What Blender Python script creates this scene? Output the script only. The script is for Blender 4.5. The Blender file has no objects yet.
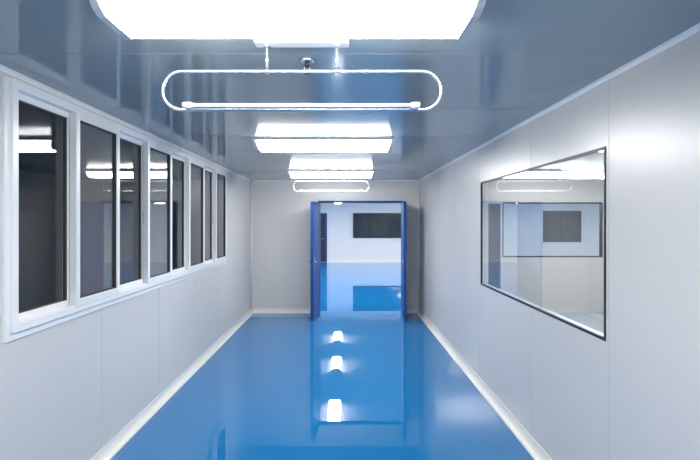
import bpy, bmesh, math
from mathutils import Vector, Matrix

scene = bpy.context.scene
try:
    scene.view_settings.view_transform = 'Standard'
    scene.view_settings.look = 'None'
except Exception:
    pass

XL, XR, YB, H = -1.825, 1.51, 9.92, 2.63
YN = -2.6
YF = 22.5
T = 0.08

# ---------------- materials ----------------
def mat(name, col, rough=0.5, metal=0.0, spec=0.5, emit=None, estr=0, ior=1.5, noise=0.0, nscale=(1,1,1), bump=0.0, coat=0):
    m = bpy.data.materials.new(name); m.use_nodes = True
    nt = m.node_tree; b = nt.nodes['Principled BSDF']
    b.inputs['Base Color'].default_value = (*col, 1)
    b.inputs['Roughness'].default_value = rough
    b.inputs['Metallic'].default_value = metal
    b.inputs['Specular IOR Level'].default_value = spec
    b.inputs['IOR'].default_value = ior
    b.inputs['Coat Weight'].default_value = coat
    if emit:
        b.inputs['Emission Color'].default_value = (*emit, 1)
        b.inputs['Emission Strength'].default_value = estr
    if noise or bump:
        tc = nt.nodes.new('ShaderNodeTexCoord')
        mp = nt.nodes.new('ShaderNodeMapping'); mp.inputs['Scale'].default_value = nscale
        nz = nt.nodes.new('ShaderNodeTexNoise'); nz.inputs['Scale'].default_value = 1.0
        nz.inputs['Detail'].default_value = 3
        nt.links.new(tc.outputs['Object'], mp.inputs[0]); nt.links.new(mp.outputs[0], nz.inputs['Vector'])
        if noise:
            mx = nt.nodes.new('ShaderNodeMix'); mx.data_type = 'RGBA'
            mx.inputs[6].default_value = (*[c*(1-noise) for c in col], 1)
            mx.inputs[7].default_value = (*[min(1,c*(1+noise)) for c in col], 1)
            nt.links.new(nz.outputs['Fac'], mx.inputs[0]); nt.links.new(mx.outputs[2], b.inputs['Base Color'])
        if bump:
            bp = nt.nodes.new('ShaderNodeBump'); bp.inputs['Strength'].default_value = bump
            bp.inputs['Distance'].default_value = 0.01
            nt.links.new(nz.outputs['Fac'], bp.inputs['Height']); nt.links.new(bp.outputs[0], b.inputs['Normal'])
    return m

def glass(name, tint=(1,1,1), ior=1.55, rough=0.0):
    m = bpy.data.materials.new(name); m.use_nodes = True
    nt = m.node_tree; nt.nodes.clear()
    o = nt.nodes.new('ShaderNodeOutputMaterial'); mx = nt.nodes.new('ShaderNodeMixShader')
    t = nt.nodes.new('ShaderNodeBsdfTransparent'); t.inputs[0].default_value = (*tint, 1)
    g = nt.nodes.new('ShaderNodeBsdfGlossy'); g.inputs['Roughness'].default_value = rough
    f = nt.nodes.new('ShaderNodeFresnel')
    # thin pane: same reflectance from either side
    ge = nt.nodes.new('ShaderNodeNewGeometry'); mm = nt.nodes.new('ShaderNodeMix'); mm.data_type='FLOAT'
    mm.inputs[2].default_value = ior; mm.inputs[3].default_value = 1.0/ior
    nt.links.new(ge.outputs['Backfacing'], mm.inputs[0]); nt.links.new(mm.outputs[0], f.inputs[0])
    nt.links.new(f.outputs[0], mx.inputs[0]); nt.links.new(t.outputs[0], mx.inputs[1])
    nt.links.new(g.outputs[0], mx.inputs[2]); nt.links.new(mx.outputs[0], o.inputs[0])
    return m

def screen_mat(name, col, trans):
    m = bpy.data.materials.new(name); m.use_nodes = True
    nt = m.node_tree; nt.nodes.clear()
    o = nt.nodes.new('ShaderNodeOutputMaterial'); mx = nt.nodes.new('ShaderNodeMixShader')
    t = nt.nodes.new('ShaderNodeBsdfTransparent'); d = nt.nodes.new('ShaderNodeBsdfDiffuse')
    d.inputs[0].default_value = (*col, 1)
    mx.inputs[0].default_value = 1-trans
    nt.links.new(t.outputs[0], mx.inputs[1]); nt.links.new(d.outputs[0], mx.inputs[2])
    nt.links.new(mx.outputs[0], o.inputs[0])
    return m

M_wall = mat('painted_steel_wall', (0.64,0.635,0.625), 0.30, noise=0.03, nscale=(1.5,1.5,0.4), bump=0.03)
M_joint = mat('panel_joint', (0.54,0.54,0.53), 0.5)
M_ceil = mat('painted_steel_ceiling', (0.33,0.38,0.405), 0.11, ior=1.36, noise=0.03, nscale=(0.8,0.8,0.8))
M_cjoint = mat('ceiling_joint', (0.28,0.32,0.345), 0.5)
M_floor = mat('blue_epoxy', (0.007,0.175,0.44), 0.012, ior=1.62, noise=0.04, nscale=(0.6,0.6,0.6), bump=0.005)
M_trim = mat('cream_pvc_trim', (0.78,0.77,0.73), 0.35)
M_alu = mat('white_aluminium', (0.84,0.85,0.86), 0.3)
M_dark = mat('dark_frame', (0.02,0.024,0.03), 0.4, spec=0.3)
M_blue = mat('blue_door_paint', (0.010,0.065,0.26), 0.5, spec=0.2)
M_steel = mat('brushed_steel', (0.75,0.76,0.78), 0.2, metal=1.0)
M_chrome = mat('satin_tube', (0.62,0.64,0.66), 0.18, metal=0.8)
M_house = mat('white_lamp_housing', (0.66,0.67,0.69), 0.4)
M_emit = mat('lit_diffuser', (0.9,0.9,0.9), 0.4, emit=(1.0,0.985,0.965), estr=39)
M_emit_far = mat('lit_diffuser_bright', (0.9,0.9,0.9), 0.4, emit=(1.0,0.975,0.95), estr=64)
M_emit_side = mat('lit_diffuser_side', (0.9,0.9,0.9), 0.4, emit=(0.96,0.98,1.0), estr=36)
M_white = mat('white_wall_paint', (0.74,0.735,0.72), 0.4)
M_tube = mat('uv_glass_tube', (0.9,0.92,0.95), 0.1, emit=(0.9,0.95,1.0), estr=0.2)
M_glass = glass('window_glass', (0.85,0.87,0.89), 1.5)
M_glass_c = glass('clear_glass', (0.97,0.985,0.985), 1.5)
M_scr = screen_mat('insect_screen', (0.36,0.325,0.295), 0.10)
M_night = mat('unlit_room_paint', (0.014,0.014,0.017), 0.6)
M_pale = mat('pale_floor', (0.50,0.54,0.57), 0.15)
M_gask = mat('rubber_gasket', (0.06,0.06,0.065), 0.6)
M_darkpane = mat('dark_tinted_pane', (0.02,0.035,0.042), 0.08)

# ---------------- mesh helpers ----------------
class MB:
    def __init__(s, name, mats):
        s.name=name; s.mats=mats; s.bm=bmesh.new()
    def box(s, a, b, mi=0, bev=0.0):
        x0,y0,z0=a; x1,y1,z1=b
        bm = bmesh.new()
        bmesh.ops.create_cube(bm, size=1)
        for v in bm.verts:
            v.co = Vector(((x0+x1)/2+v.co.x*(x1-x0), (y0+y1)/2+v.co.y*(y1-y0), (z0+z1)/2+v.co.z*(z1-z0)))
        if bev: bmesh.ops.bevel(bm, geom=bm.edges[:], offset=bev, segments=2, affect='EDGES', profile=0.5)
        for f in bm.faces: f.material_index=mi
        s.merge(bm)
    def merge(s, bm, smooth=False):
        me = bpy.data.meshes.new('tmp'); 
        if smooth:
            for f in bm.faces: f.smooth=True
        bm.to_mesh(me); bm.free(); s.bm.from_mesh(me); bpy.data.meshes.remove(me)
    def prism(s, prof, a, b, mi=0, axis='x', caps=True):
        bm=bmesh.new()
        def P(u,v,t):
            return {'x':(t,u,v),'y':(u,t,v),'z':(u,v,t)}[axis]
        A=[bm.verts.new(P(u,v,a)) for u,v in prof]; B=[bm.verts.new(P(u,v,b)) for u,v in prof]
        n=len(prof)
        for i in range(n):
            bm.faces.new((A[i],A[(i+1)%n],B[(i+1)%n],B[i]))
        if caps: bm.faces.new(A[::-1]); bm.faces.new(B)
        bmesh.ops.recalc_face_normals(bm, faces=bm.faces[:])
        for f in bm.faces: f.material_index=mi
        s.merge(bm)
    def loft(s, levels, mi=0):
        bm=bmesh.new(); R=[]
        for hx,hy,z in levels:
            R.append([bm.verts.new((sx*hx,sy*hy,z)) for sx,sy in ((-1,-1),(1,-1),(1,1),(-1,1))])
        for a,b in zip(R,R[1:]):
            for k in range(4): bm.faces.new((a[k],a[(k+1)%4],b[(k+1)%4],b[k]))
        bm.faces.new(R[0]); bm.faces.new(R[-1])
        bmesh.ops.recalc_face_normals(bm, faces=bm.faces[:])
        for f in bm.faces: f.material_index=mi
        s.merge(bm)
    def cyl(s, p, q, r, mi=0, r2=None, seg=20):
        p=Vector(p); q=Vector(q); d=q-p
        bm=bmesh.new()
        bmesh.ops.create_cone(bm, cap_ends=True, segments=seg, radius1=r, radius2=r if r2 is None else r2, depth=d.length)
        rot=d.to_track_quat('Z','Y').to_matrix().to_4x4()
        bmesh.ops.transform(bm, matrix=Matrix.Translation((p+q)/2)@rot, verts=bm.verts[:])
        for f in bm.faces:
            f.material_index=mi; f.smooth = len(f.verts)==4
        s.merge(bm)
    def tube_xz(s, pts, y, r, mi=0, closed=True, seg=12):
        bm=bmesh.new(); n=len(pts); rings=[]
        for i,(x,z) in enumerate(pts):
            a=pts[(i-1)%n] if (closed or i>0) else pts[i]; b=pts[(i+1)%n] if (closed or i<n-1) else pts[i]
            t=Vector((b[0]-a[0],0,b[1]-a[1])).normalized(); nrm=Vector((-t.z,0,t.x))
            rings.append([bm.verts.new(Vector((x,y,z))+nrm*r*math.cos(k*2*math.pi/seg)+Vector((0,1,0))*r*math.sin(k*2*math.pi/seg)) for k in range(seg)])
        for i in range(n if closed else n-1):
            A=rings[i]; B=rings[(i+1)%n]
            for k in range(seg): bm.faces.new((A[k],A[(k+1)%seg],B[(k+1)%seg],B[k]))
        if not closed:
            bm.faces.new(rings[0]); bm.faces.new(rings[-1])
        bmesh.ops.recalc_face_normals(bm, faces=bm.faces[:])
        for f in bm.faces: f.material_index=mi
        s.merge(bm, smooth=True)
    def done(s, loc=(0,0,0), rotz=0, parent=None):
        me=bpy.data.meshes.new(s.name); s.bm.to_mesh(me); s.bm.free()
        for m in s.mats: me.materials.append(m)
        o=bpy.data.objects.new(s.name, me); scene.collection.objects.link(o)
        o.location=loc; o.rotation_euler=(0,0,rotz)
        if parent: o.parent=parent
        return o

# ---------------- shell ----------------
f=MB('floor',[M_floor]); f.box((XL-T,YN-T,-0.1),(XR+T,YF,0)); f.done()
f=MB('floor_far',[M_floor]); f.box((-6,YB+0.001,-0.1),(XL-T,YF,0)); f.box((XR+T,YB+0.001,-0.1),(13,YF,0)); f.done()
f=MB('floor_side',[M_pale]); f.box((XR+T,0.0,-0.1),(7,YB,0)); f.done()
c=MB('ceiling',[M_ceil,M_cjoint]); c.box((XL-T,YN-T,H),(XR+T,YB+T,H+0.1))
y=YN+0.35
while y<YB:
    c.box((XL,y-0.002,H-0.0012),(XR,y+0.002,H+0.001),1); y+=1.18
c.done()
c=MB('ceiling_far',[M_white]); c.box((-6,YB+T,H),(13,YF,H+0.1)); c.done()
c=MB('ceiling_side',[M_white]); c.box((XR+T,0.0,H),(7,YB+T,H+0.1)); c.done()

# left wall with window opening
WY0,WY1,WZ0,WZ1 = 2.72,7.73,1.19,2.585
w=MB('wall_left',[M_wall,M_joint])
w.box((XL-T,YN,0),(XL,WY0,H)); w.box((XL-T,WY1,0),(XL,YB,H))
w.box((XL-T,WY0,0),(XL,WY1,WZ0)); w.box((XL-T,WY0,WZ1),(XL,WY1,H))
for y in [-1.0,0.18,1.36,2.6,3.78,4.96,6.14,7.32,8.5,]:
    top = WZ0 if WY0<y<WY1 else H
    w.box((XL-0.001,y-0.0015,0.08),(XL+0.001,y+0.0015,top),1)
w.done()
# right wall
RY0,RY1,RZ0,RZ1 = 2.87,5.47,1.115,2.235
w=MB('wall_right',[M_wall,M_joint])
w.box((XR,YN,0),(XR+T,RY0,H)); w.box((XR,RY1,0),(XR+T,YB,H))
w.box((XR,RY0,0),(XR+T,RY1,RZ0)); w.box((XR,RY0,RZ1),(XR+T,RY1,H))
for y in [-0.65,0.53,1.70,2.84,4.02,5.56,6.74,7.92,9.1]:
    segs = [(0.08,RZ0),(RZ1,H)] if RY0<y<RY1 else [(0.08,H)]
    for a,b in segs: w.box((XR-0.0012,y-0.002,a),(XR+0.001,y+0.002,b),1)
w.done()
# back wall with door opening + side-room window opening
DX0,DX1,DH = -0.50,1.20,2.22
SX0,SX1,SZ0,SZ1 = 3.16,5.15,1.1,2.19
w=MB('wall_back',[M_wall,M_joint])
w.box((-6,YB,0),(DX0,YB+T,H)); w.box((DX0,YB,DH),(DX1,YB+T,H)); w.box((DX1,YB,0),(SX0,YB+T,H))
w.box((SX0,YB,0),(SX1,YB+T,SZ0)); w.box((SX0,YB,SZ1),(SX1,YB+T,H)); w.box((SX1,YB,0),(13,YB+T,H))
w.box((-1.15,YB-0.0012,0.08),(-1.146,YB+0.001,H),1)
w.done()
w=MB('wall_front',[M_wall]); w.box((XL-T,YN-T,0),(XR+T,YN,H)); w.done()
w=MB('wall_far',[M_white]); w.box((-6,YF,0),(13,YF+T,H)); w.done()
w=MB('wall_far_left',[M_white]); w.box((-6-T,YB,0),(-6,YF,H)); w.done()
w=MB('wall_far_right',[M_white]); w.box((13,YB,0),(13+T,YF,H)); w.done()
w=MB('wall_side_right',[M_white]); w.box((7,0,0),(7+T,YB,H)); w.done()
w=MB('wall_side_front',[M_white]); w.box((XR+T,-T,0),(7+T,0,H)); w.done()
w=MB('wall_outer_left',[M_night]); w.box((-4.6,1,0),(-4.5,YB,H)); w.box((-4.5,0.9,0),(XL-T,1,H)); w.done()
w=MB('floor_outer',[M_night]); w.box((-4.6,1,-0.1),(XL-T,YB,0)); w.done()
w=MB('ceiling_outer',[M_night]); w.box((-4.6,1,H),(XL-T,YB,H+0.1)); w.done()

# baseboards (cove)
def cove(xw, sgn, w=0.06, h=0.085):
    pts=[(xw,0),(xw+sgn*w,0),(xw+sgn*w,0.004)]
    for i in range(1,9):
        a=i/9*math.pi/2
        pts.append((xw+sgn*(w-(w-0.006)*math.sin(a)), 0.004+(h-0.01)*(1-math.cos(a))))
    pts+= [(xw+sgn*0.006,h),(xw,h)]
    return pts
b=MB('baseboard_left',[M_trim]); b.prism(cove(XL,1),YN,YB,axis='y'); b.done()
b=MB('baseboard_right',[M_trim]); b.prism(cove(XR,-1),YN,YB,axis='y'); b.done()
b=MB('baseboard_back',[M_trim])
pr=cove(YB,-1); b.prism(pr,XL+0.05,DX0-0.05,axis='x'); b.prism(pr,DX1+0.05,XR-0.05,axis='x'); b.done()
b=MB('baseboard_far',[M_trim]); b.prism(cove(YF,-1),-6,13,axis='x'); b.done()
def ccove(xw,sgn,w=0.024):
    return [(xw,H),(xw+sgn*w,H),(xw+sgn*w,H-0.004),(xw+sgn*w*0.5,H-w*0.35),(xw+sgn*0.005,H-w),(xw,H-w)]
b=MB('trim_1',[M_alu]); b.prism(ccove(XL,1),YN,YB,axis='y'); b.done()
b=MB('trim_2',[M_alu]); b.prism(ccove(XR,-1),YN,YB,axis='y'); b.done()
b=MB('trim_3',[M_alu]); b.prism(ccove(YB,-1),XL+0.024,XR-0.024,axis='x'); b.done()
b=MB('trim_4',[M_alu])
for xx in (XL+0.012,XR-0.012): b.cyl((xx,YB-0.012,0.085),(xx,YB-0.012,H-0.024),0.014)
b.done()

# ---------------- left sliding windows ----------------
w=MB('window_1',[M_alu,M_glass,M_scr,M_gask,M_steel])
fx0,fx1 = XL-T-0.005, XL+0.03
fw=0.05
w.box((fx0,WY0,WZ0),(fx1,WY0+fw,WZ1),0,0.004); w.box((fx0,WY1-fw,WZ0),(fx1,WY1,WZ1),0,0.004)
w.box((fx0,WY0+fw,WZ0),(fx1,WY1-fw,WZ0+fw),0,0.004); w.box((fx0,WY0+fw,WZ1-fw),(fx1,WY1-fw,WZ1),0,0.004)
w.box((XL,WY0-0.04,WZ0-0.04),(XL+0.012,WY1+0.03,WZ0),0); w.box((XL,WY0-0.04,WZ0),(XL+0.012,WY0,WZ1),0)
w.box((XL,WY1,WZ0),(XL+0.012,WY1+0.03,WZ1),0)
n=8; pw=(WY1-WY0-2*fw+0.02)/n
for i in range(n):
    a=WY0+fw-0.01+i*pw - (0.02 if i else 0); b_=WY0+fw-0.01+(i+1)*pw+(0.02 if i<n-1 else 0)
    if i%2: x0,x1=XL-0.01,XL+0.036
    else: x0,x1=XL-0.055,XL-0.015
    z0,z1=WZ0+fw-0.012,WZ1-fw+0.012
    s=0.05
    w.box((x0,a,z0),(x1,a+s,z1),0,0.003); w.box((x0,b_-s,z0),(x1,b_,z1),0,0.003)
    w.box((x0,a+s,z0),(x1,b_-s,z0+s),0,0.003); w.box((x0,a+s,z1-s),(x1,b_-s,z1),0,0.003)
    g=0.006
    for (ya,yb,za,zb) in ((a+s,a+s+g,z0+s,z1-s),(b_-s-g,b_-s,z0+s,z1-s),(a+s,b_-s,z0+s,z0+s+g),(a+s,b_-s,z1-s-g,z1-s)):
        w.box((x0+0.008,ya,za),(x1-0.008,yb,zb),3)
    xm=(x0+x1)/2
    w.box((xm-0.002,a+s,z0+s),(xm+0.002,b_-s,z1-s),1)
    if i in (1,3,5,6):
        xs = x0+0.008
        w.box((xs-0.001,a+s,z0+s),(xs+0.001,b_-s,z1-s),2)
    if i in (2,6):
        w.box((x1,b_-0.035,1.78),(x1+0.012,b_-0.015,1.90),3,0.003)
w.done()

# ---------------- right observation window ----------------
w=MB('window_2',[M_dark,M_glass_c,M_alu])
def obs(w,y0,y1,z0,z1,xa,xb,t=0.017):
    w.box((xa,y0,z0),(xb,y0+t,z1),0,0.002); w.box((xa,y1-t,z0),(xb,y1,z1),0,0.002)
    w.box((xa,y0+t,z0),(xb,y1-t,z0+t),0,0.002); w.box((xa,y0+t,z1-t),(xb,y1-t,z1),0,0.002)
obs(w,RY0,RY1,RZ0,RZ1,XR-0.006,XR+0.012)
w.box((XR+0.002,RY0+0.015,RZ0+0.015),(XR+0.007,RY1-0.015,RZ1-0.015),1)
w.box((XR+0.012,RY0,RZ0),(XR+T-0.002,RY0+0.006,RZ1),2); w.box((XR+0.012,RY1-0.006,RZ0),(XR+T-0.002,RY1,RZ1),2)
w.box((XR+0.012,RY0,RZ0),(XR+T-0.002,RY1,RZ0+0.006),2); w.box((XR+0.012,RY0,RZ1-0.006),(XR+T-0.002,RY1,RZ1),2)
w.done()

def front_window(name,x0,x1,z0,z1,ya,yb,gm,t=0.035,mull=()):
    w=MB(name,[M_dark,gm])
    w.box((x0,ya,z0),(x0+t,yb,z1),0,0.003); w.box((x1-t,ya,z0),(x1,yb,z1),0,0.003)
    w.box((x0+t,ya,z0),(x1-t,yb,z0+t),0,0.003); w.box((x0+t,ya,z1-t),(x1-t,yb,z1),0,0.003)
    for m in mull: w.box((m-t/2,ya,z0+t),(m+t/2,yb,z1-t),0)
    ym=(ya+yb)/2
    w.box((x0+t,ym-0.003,z0+t),(x1-t,ym+0.003,z1-t),1)
    return w.done()
front_window('window_3',SX0,SX1,SZ0,SZ1,YB-0.005,YB+T+0.005,M_glass_c,0.025)
front_window('window_4',0.45,3.3,1.08,2.2,YF-0.05,YF,M_darkpane,0.06,(1.15,))
front_window('window_5',9.0,10.7,0.9,2.3,YF-0.05,YF,M_darkpane,0.06,(9.85,))

# ---------------- doors ----------------
w=MB('door_frame',[M_blue])
w.box((DX0,YB-0.012,0),(DX0+0.04,YB+T+0.01,DH),0,0.003); w.box((DX1-0.04,YB-0.012,0),(DX1,YB+T+0.01,DH),0,0.003)
w.box((DX0+0.04,YB-0.012,DH-0.04),(DX1-0.04,YB+T+0.01,DH),0,0.003); w.done()

def leaf(name, hinge_x, ang, sgn):
    L=0.80; w=MB(name,[M_blue,M_steel,M_dark])
    def B(xa,xb,ya,yb,za,zb,mi=0,bev=0.002):
        X=sorted((xa*sgn,xb*sgn)); w.box((X[0],ya,za),(X[1],yb,zb),mi,bev)
    z0,z1=0.01,DH-0.045
    B(0,L,-0.022,0.022,z0,z1)
    for s_ in (-1,1):
        ya,yb=sorted((s_*0.022,s_*0.028))
        B(0.0,0.09,ya,yb,z0,z1); B(L-0.09,L,ya,yb,z0,z1)
        B(0.09,L-0.09,ya,yb,z0,z0+0.2); B(0.09,L-0.09,ya,yb,z1-0.1,z1); B(0.09,L-0.09,ya,yb,0.95,1.05)
        w.box((min((L-0.075)*sgn,(L-0.035)*sgn),min(s_*0.028,s_*0.034),0.95),(max((L-0.075)*sgn,(L-0.035)*sgn),max(s_*0.028,s_*0.034),1.15),1,0.002)
        w.cyl(((L-0.055)*sgn,s_*0.03,1.07),((L-0.055)*sgn,s_*0.075,1.07),0.01,1)
        w.cyl(((L-0.05)*sgn,s_*0.07,1.07),((L-0.17)*sgn,s_*0.07,1.07),0.009,1)
    for z in (0.25,1.1,1.95):
        w.cyl((0,-0.034,z-0.05),(0,-0.034,z+0.05),0.012,1)
    return w.done((hinge_x,YB-0.055,0),ang)
leaf('door_1',DX0+0.03,-math.radians(96.5),1)
leaf('door_2',DX1-0.02,math.radians(86.0),-1)
w=MB('door_3',[M_blue,M_dark,M_steel])
w.box((-1.75,YF-0.05,0),(-0.72,YF,2.2),0,0.004); w.box((-1.68,YF-0.06,0.01),(-0.79,YF-0.05,2.14),1,0.003)
w.cyl((-0.87,YF-0.06,1.05),(-0.87,YF-0.12,1.05),0.015,2); w.cyl((-0.87,YF-0.12,1.05),(-1.0,YF-0.12,1.05),0.012,2)
w.done()
w=MB('door_4',[M_dark,M_blue,M_steel])
w.box((2.36,YB-0.02,0),(3.12,YB,2.17),1,0.004); w.box((2.40,YB-0.03,0.01),(3.08,YB-0.02,2.13),0,0.003)
w.cyl((2.48,YB-0.03,1.05),(2.48,YB-0.08,1.05),0.012,2); w.cyl((2.48,YB-0.08,1.05),(2.60,YB-0.08,1.05),0.01,2)
w.done()

# ---------------- ceiling lights ----------------
def light(loc, rot=0, em=None):
    w=MB('fluorescent_ceiling_light',[M_house,em or M_emit])
    w.loft([(0.69,0.150,0),(0.70,0.158,-0.026)],0)           # metal base tray
    w.loft([(0.675,0.147,-0.026),(0.67,0.143,-0.06),(0.66,0.13,-0.090),(0.645,0.105,-0.108)],1)  # acrylic lens
    for s_ in (-1,1):   # sloping end caps
        bm=bmesh.new()
        prof=[(0.150,-0.022),(0.146,-0.06),(0.133,-0.092),(0.107,-0.111),(-0.107,-0.111),(-0.133,-0.092),(-0.146,-0.06),(-0.150,-0.022)]
        xo=lambda v: 0.700+ (v+0.012)*0.30
        A=[bm.verts.new((s_*(xo(v)-0.03),u,v)) for u,v in prof]; B=[bm.verts.new((s_*xo(v),u,v)) for u,v in prof]
        k=len(prof)
        for i in range(k): bm.faces.new((A[i],A[(i+1)%k],B[(i+1)%k],B[i]))
        bm.faces.new(A); bm.faces.new(B)
        bmesh.ops.recalc_face_normals(bm, faces=bm.faces[:])
        w.merge(bm)
    return w.done(loc,rot)
CX=-0.19
for y in (1.86,5.06,8.12,-1.3): light((CX,y,H))
for x in (-3.9,-0.2,3.5,7.2,10.9):
    for y in (11.5,15.4,19.0): light((x,y,H),math.pi/2,em=M_emit_far)
for y in (2.6,5.4,8.2): light((4.2,y,H),em=M_emit_side)

# ---------------- UV lamp ----------------
def uv(loc):
    e=bpy.data.objects.new('hanging_uv_lamp',None); scene.collection.objects.link(e); e.location=loc
    w=MB('ring_frame',[M_chrome,M_steel])
    R=0.088; hw=0.638-R; zt=-0.14; zc=zt-R
    pts=[]
    for i in range(17):
        a=math.pi/2-math.pi*i/16; pts.append((hw+R*math.cos(a), zc+R*math.sin(a)))
    for i in range(17):
        a=-math.pi/2-math.pi*i/16; pts.append((-hw+R*math.cos(a), zc+R*math.sin(a)))
    w.tube_xz(pts,0,0.0078,0)
    for x in (-0.16,0.16):
        w.cyl((x,0,zt),(x,0,-0.018),0.007,0); w.cyl((x,0,-0.03),(x,0,-0.018),0.014,1)
        w.cyl((x,0,zt-0.012),(x,0,zt+0.014),0.012,1)
    w.done(parent=e)
    w=MB('mounting_plate',[M_house]); w.box((-0.215,-0.035,-0.02),(0.215,0.035,0),0,0.004); w.done(parent=e)
    w=MB('lamp_tube',[M_tube,M_house,M_steel])
    zb=zc-R+0.014
    w.cyl((-0.50,-0.03,zb),(0.50,-0.03,zb),0.008,0)
    for s_ in (-1,1):
        w.cyl((s_*0.50,-0.03,zb),(s_*0.535,-0.03,zb),0.014,1)
        w.box((s_*0.505-0.012,-0.034,zb-0.012),(s_*0.505+0.012,0.008,zb+0.012),2,0.002)
    w.done(parent=e)
uv((-0.188,2.29,H)); uv((-0.2,8.45,H)); 

# sprinkler
w=MB('ceiling_sprinkler',[M_steel,M_dark])
w.cyl((0,0,0),(0,0,-0.014),0.042,0,0.03,28); w.cyl((0,0,-0.01),(0,0,-0.035),0.012,1)
for s_ in (-1,1):
    w.cyl((s_*0.01,0,-0.034),(s_*0.016,0,-0.05),0.003,0,seg=8); w.cyl((s_*0.016,0,-0.05),(0,0,-0.068),0.003,0,seg=8)
w.cyl((0,0,-0.035),(0,0,-0.064),0.003,0,seg=8)
w.cyl((0,0,-0.066),(0,0,-0.069),0.02,1,seg=20)
w.done((-0.184,2.56,H))

# ---------------- world + camera ----------------
wd=bpy.data.worlds.new('World'); scene.world=wd; wd.use_nodes=True
wd.node_tree.nodes['Background'].inputs[0].default_value=(0.02,0.025,0.03,1)
wd.node_tree.nodes['Background'].inputs[1].default_value=1

cam=bpy.data.cameras.new('camera'); co=bpy.data.objects.new('camera',cam); scene.collection.objects.link(co)
co.location=(0,0,1.8); co.rotation_euler=(math.radians(90),0,0)
cam.sensor_width=36; cam.lens=500/700*36
cam.shift_x=7/700; cam.shift_y=-8/700
cam.clip_start=0.05; cam.clip_end=100
scene.camera=co
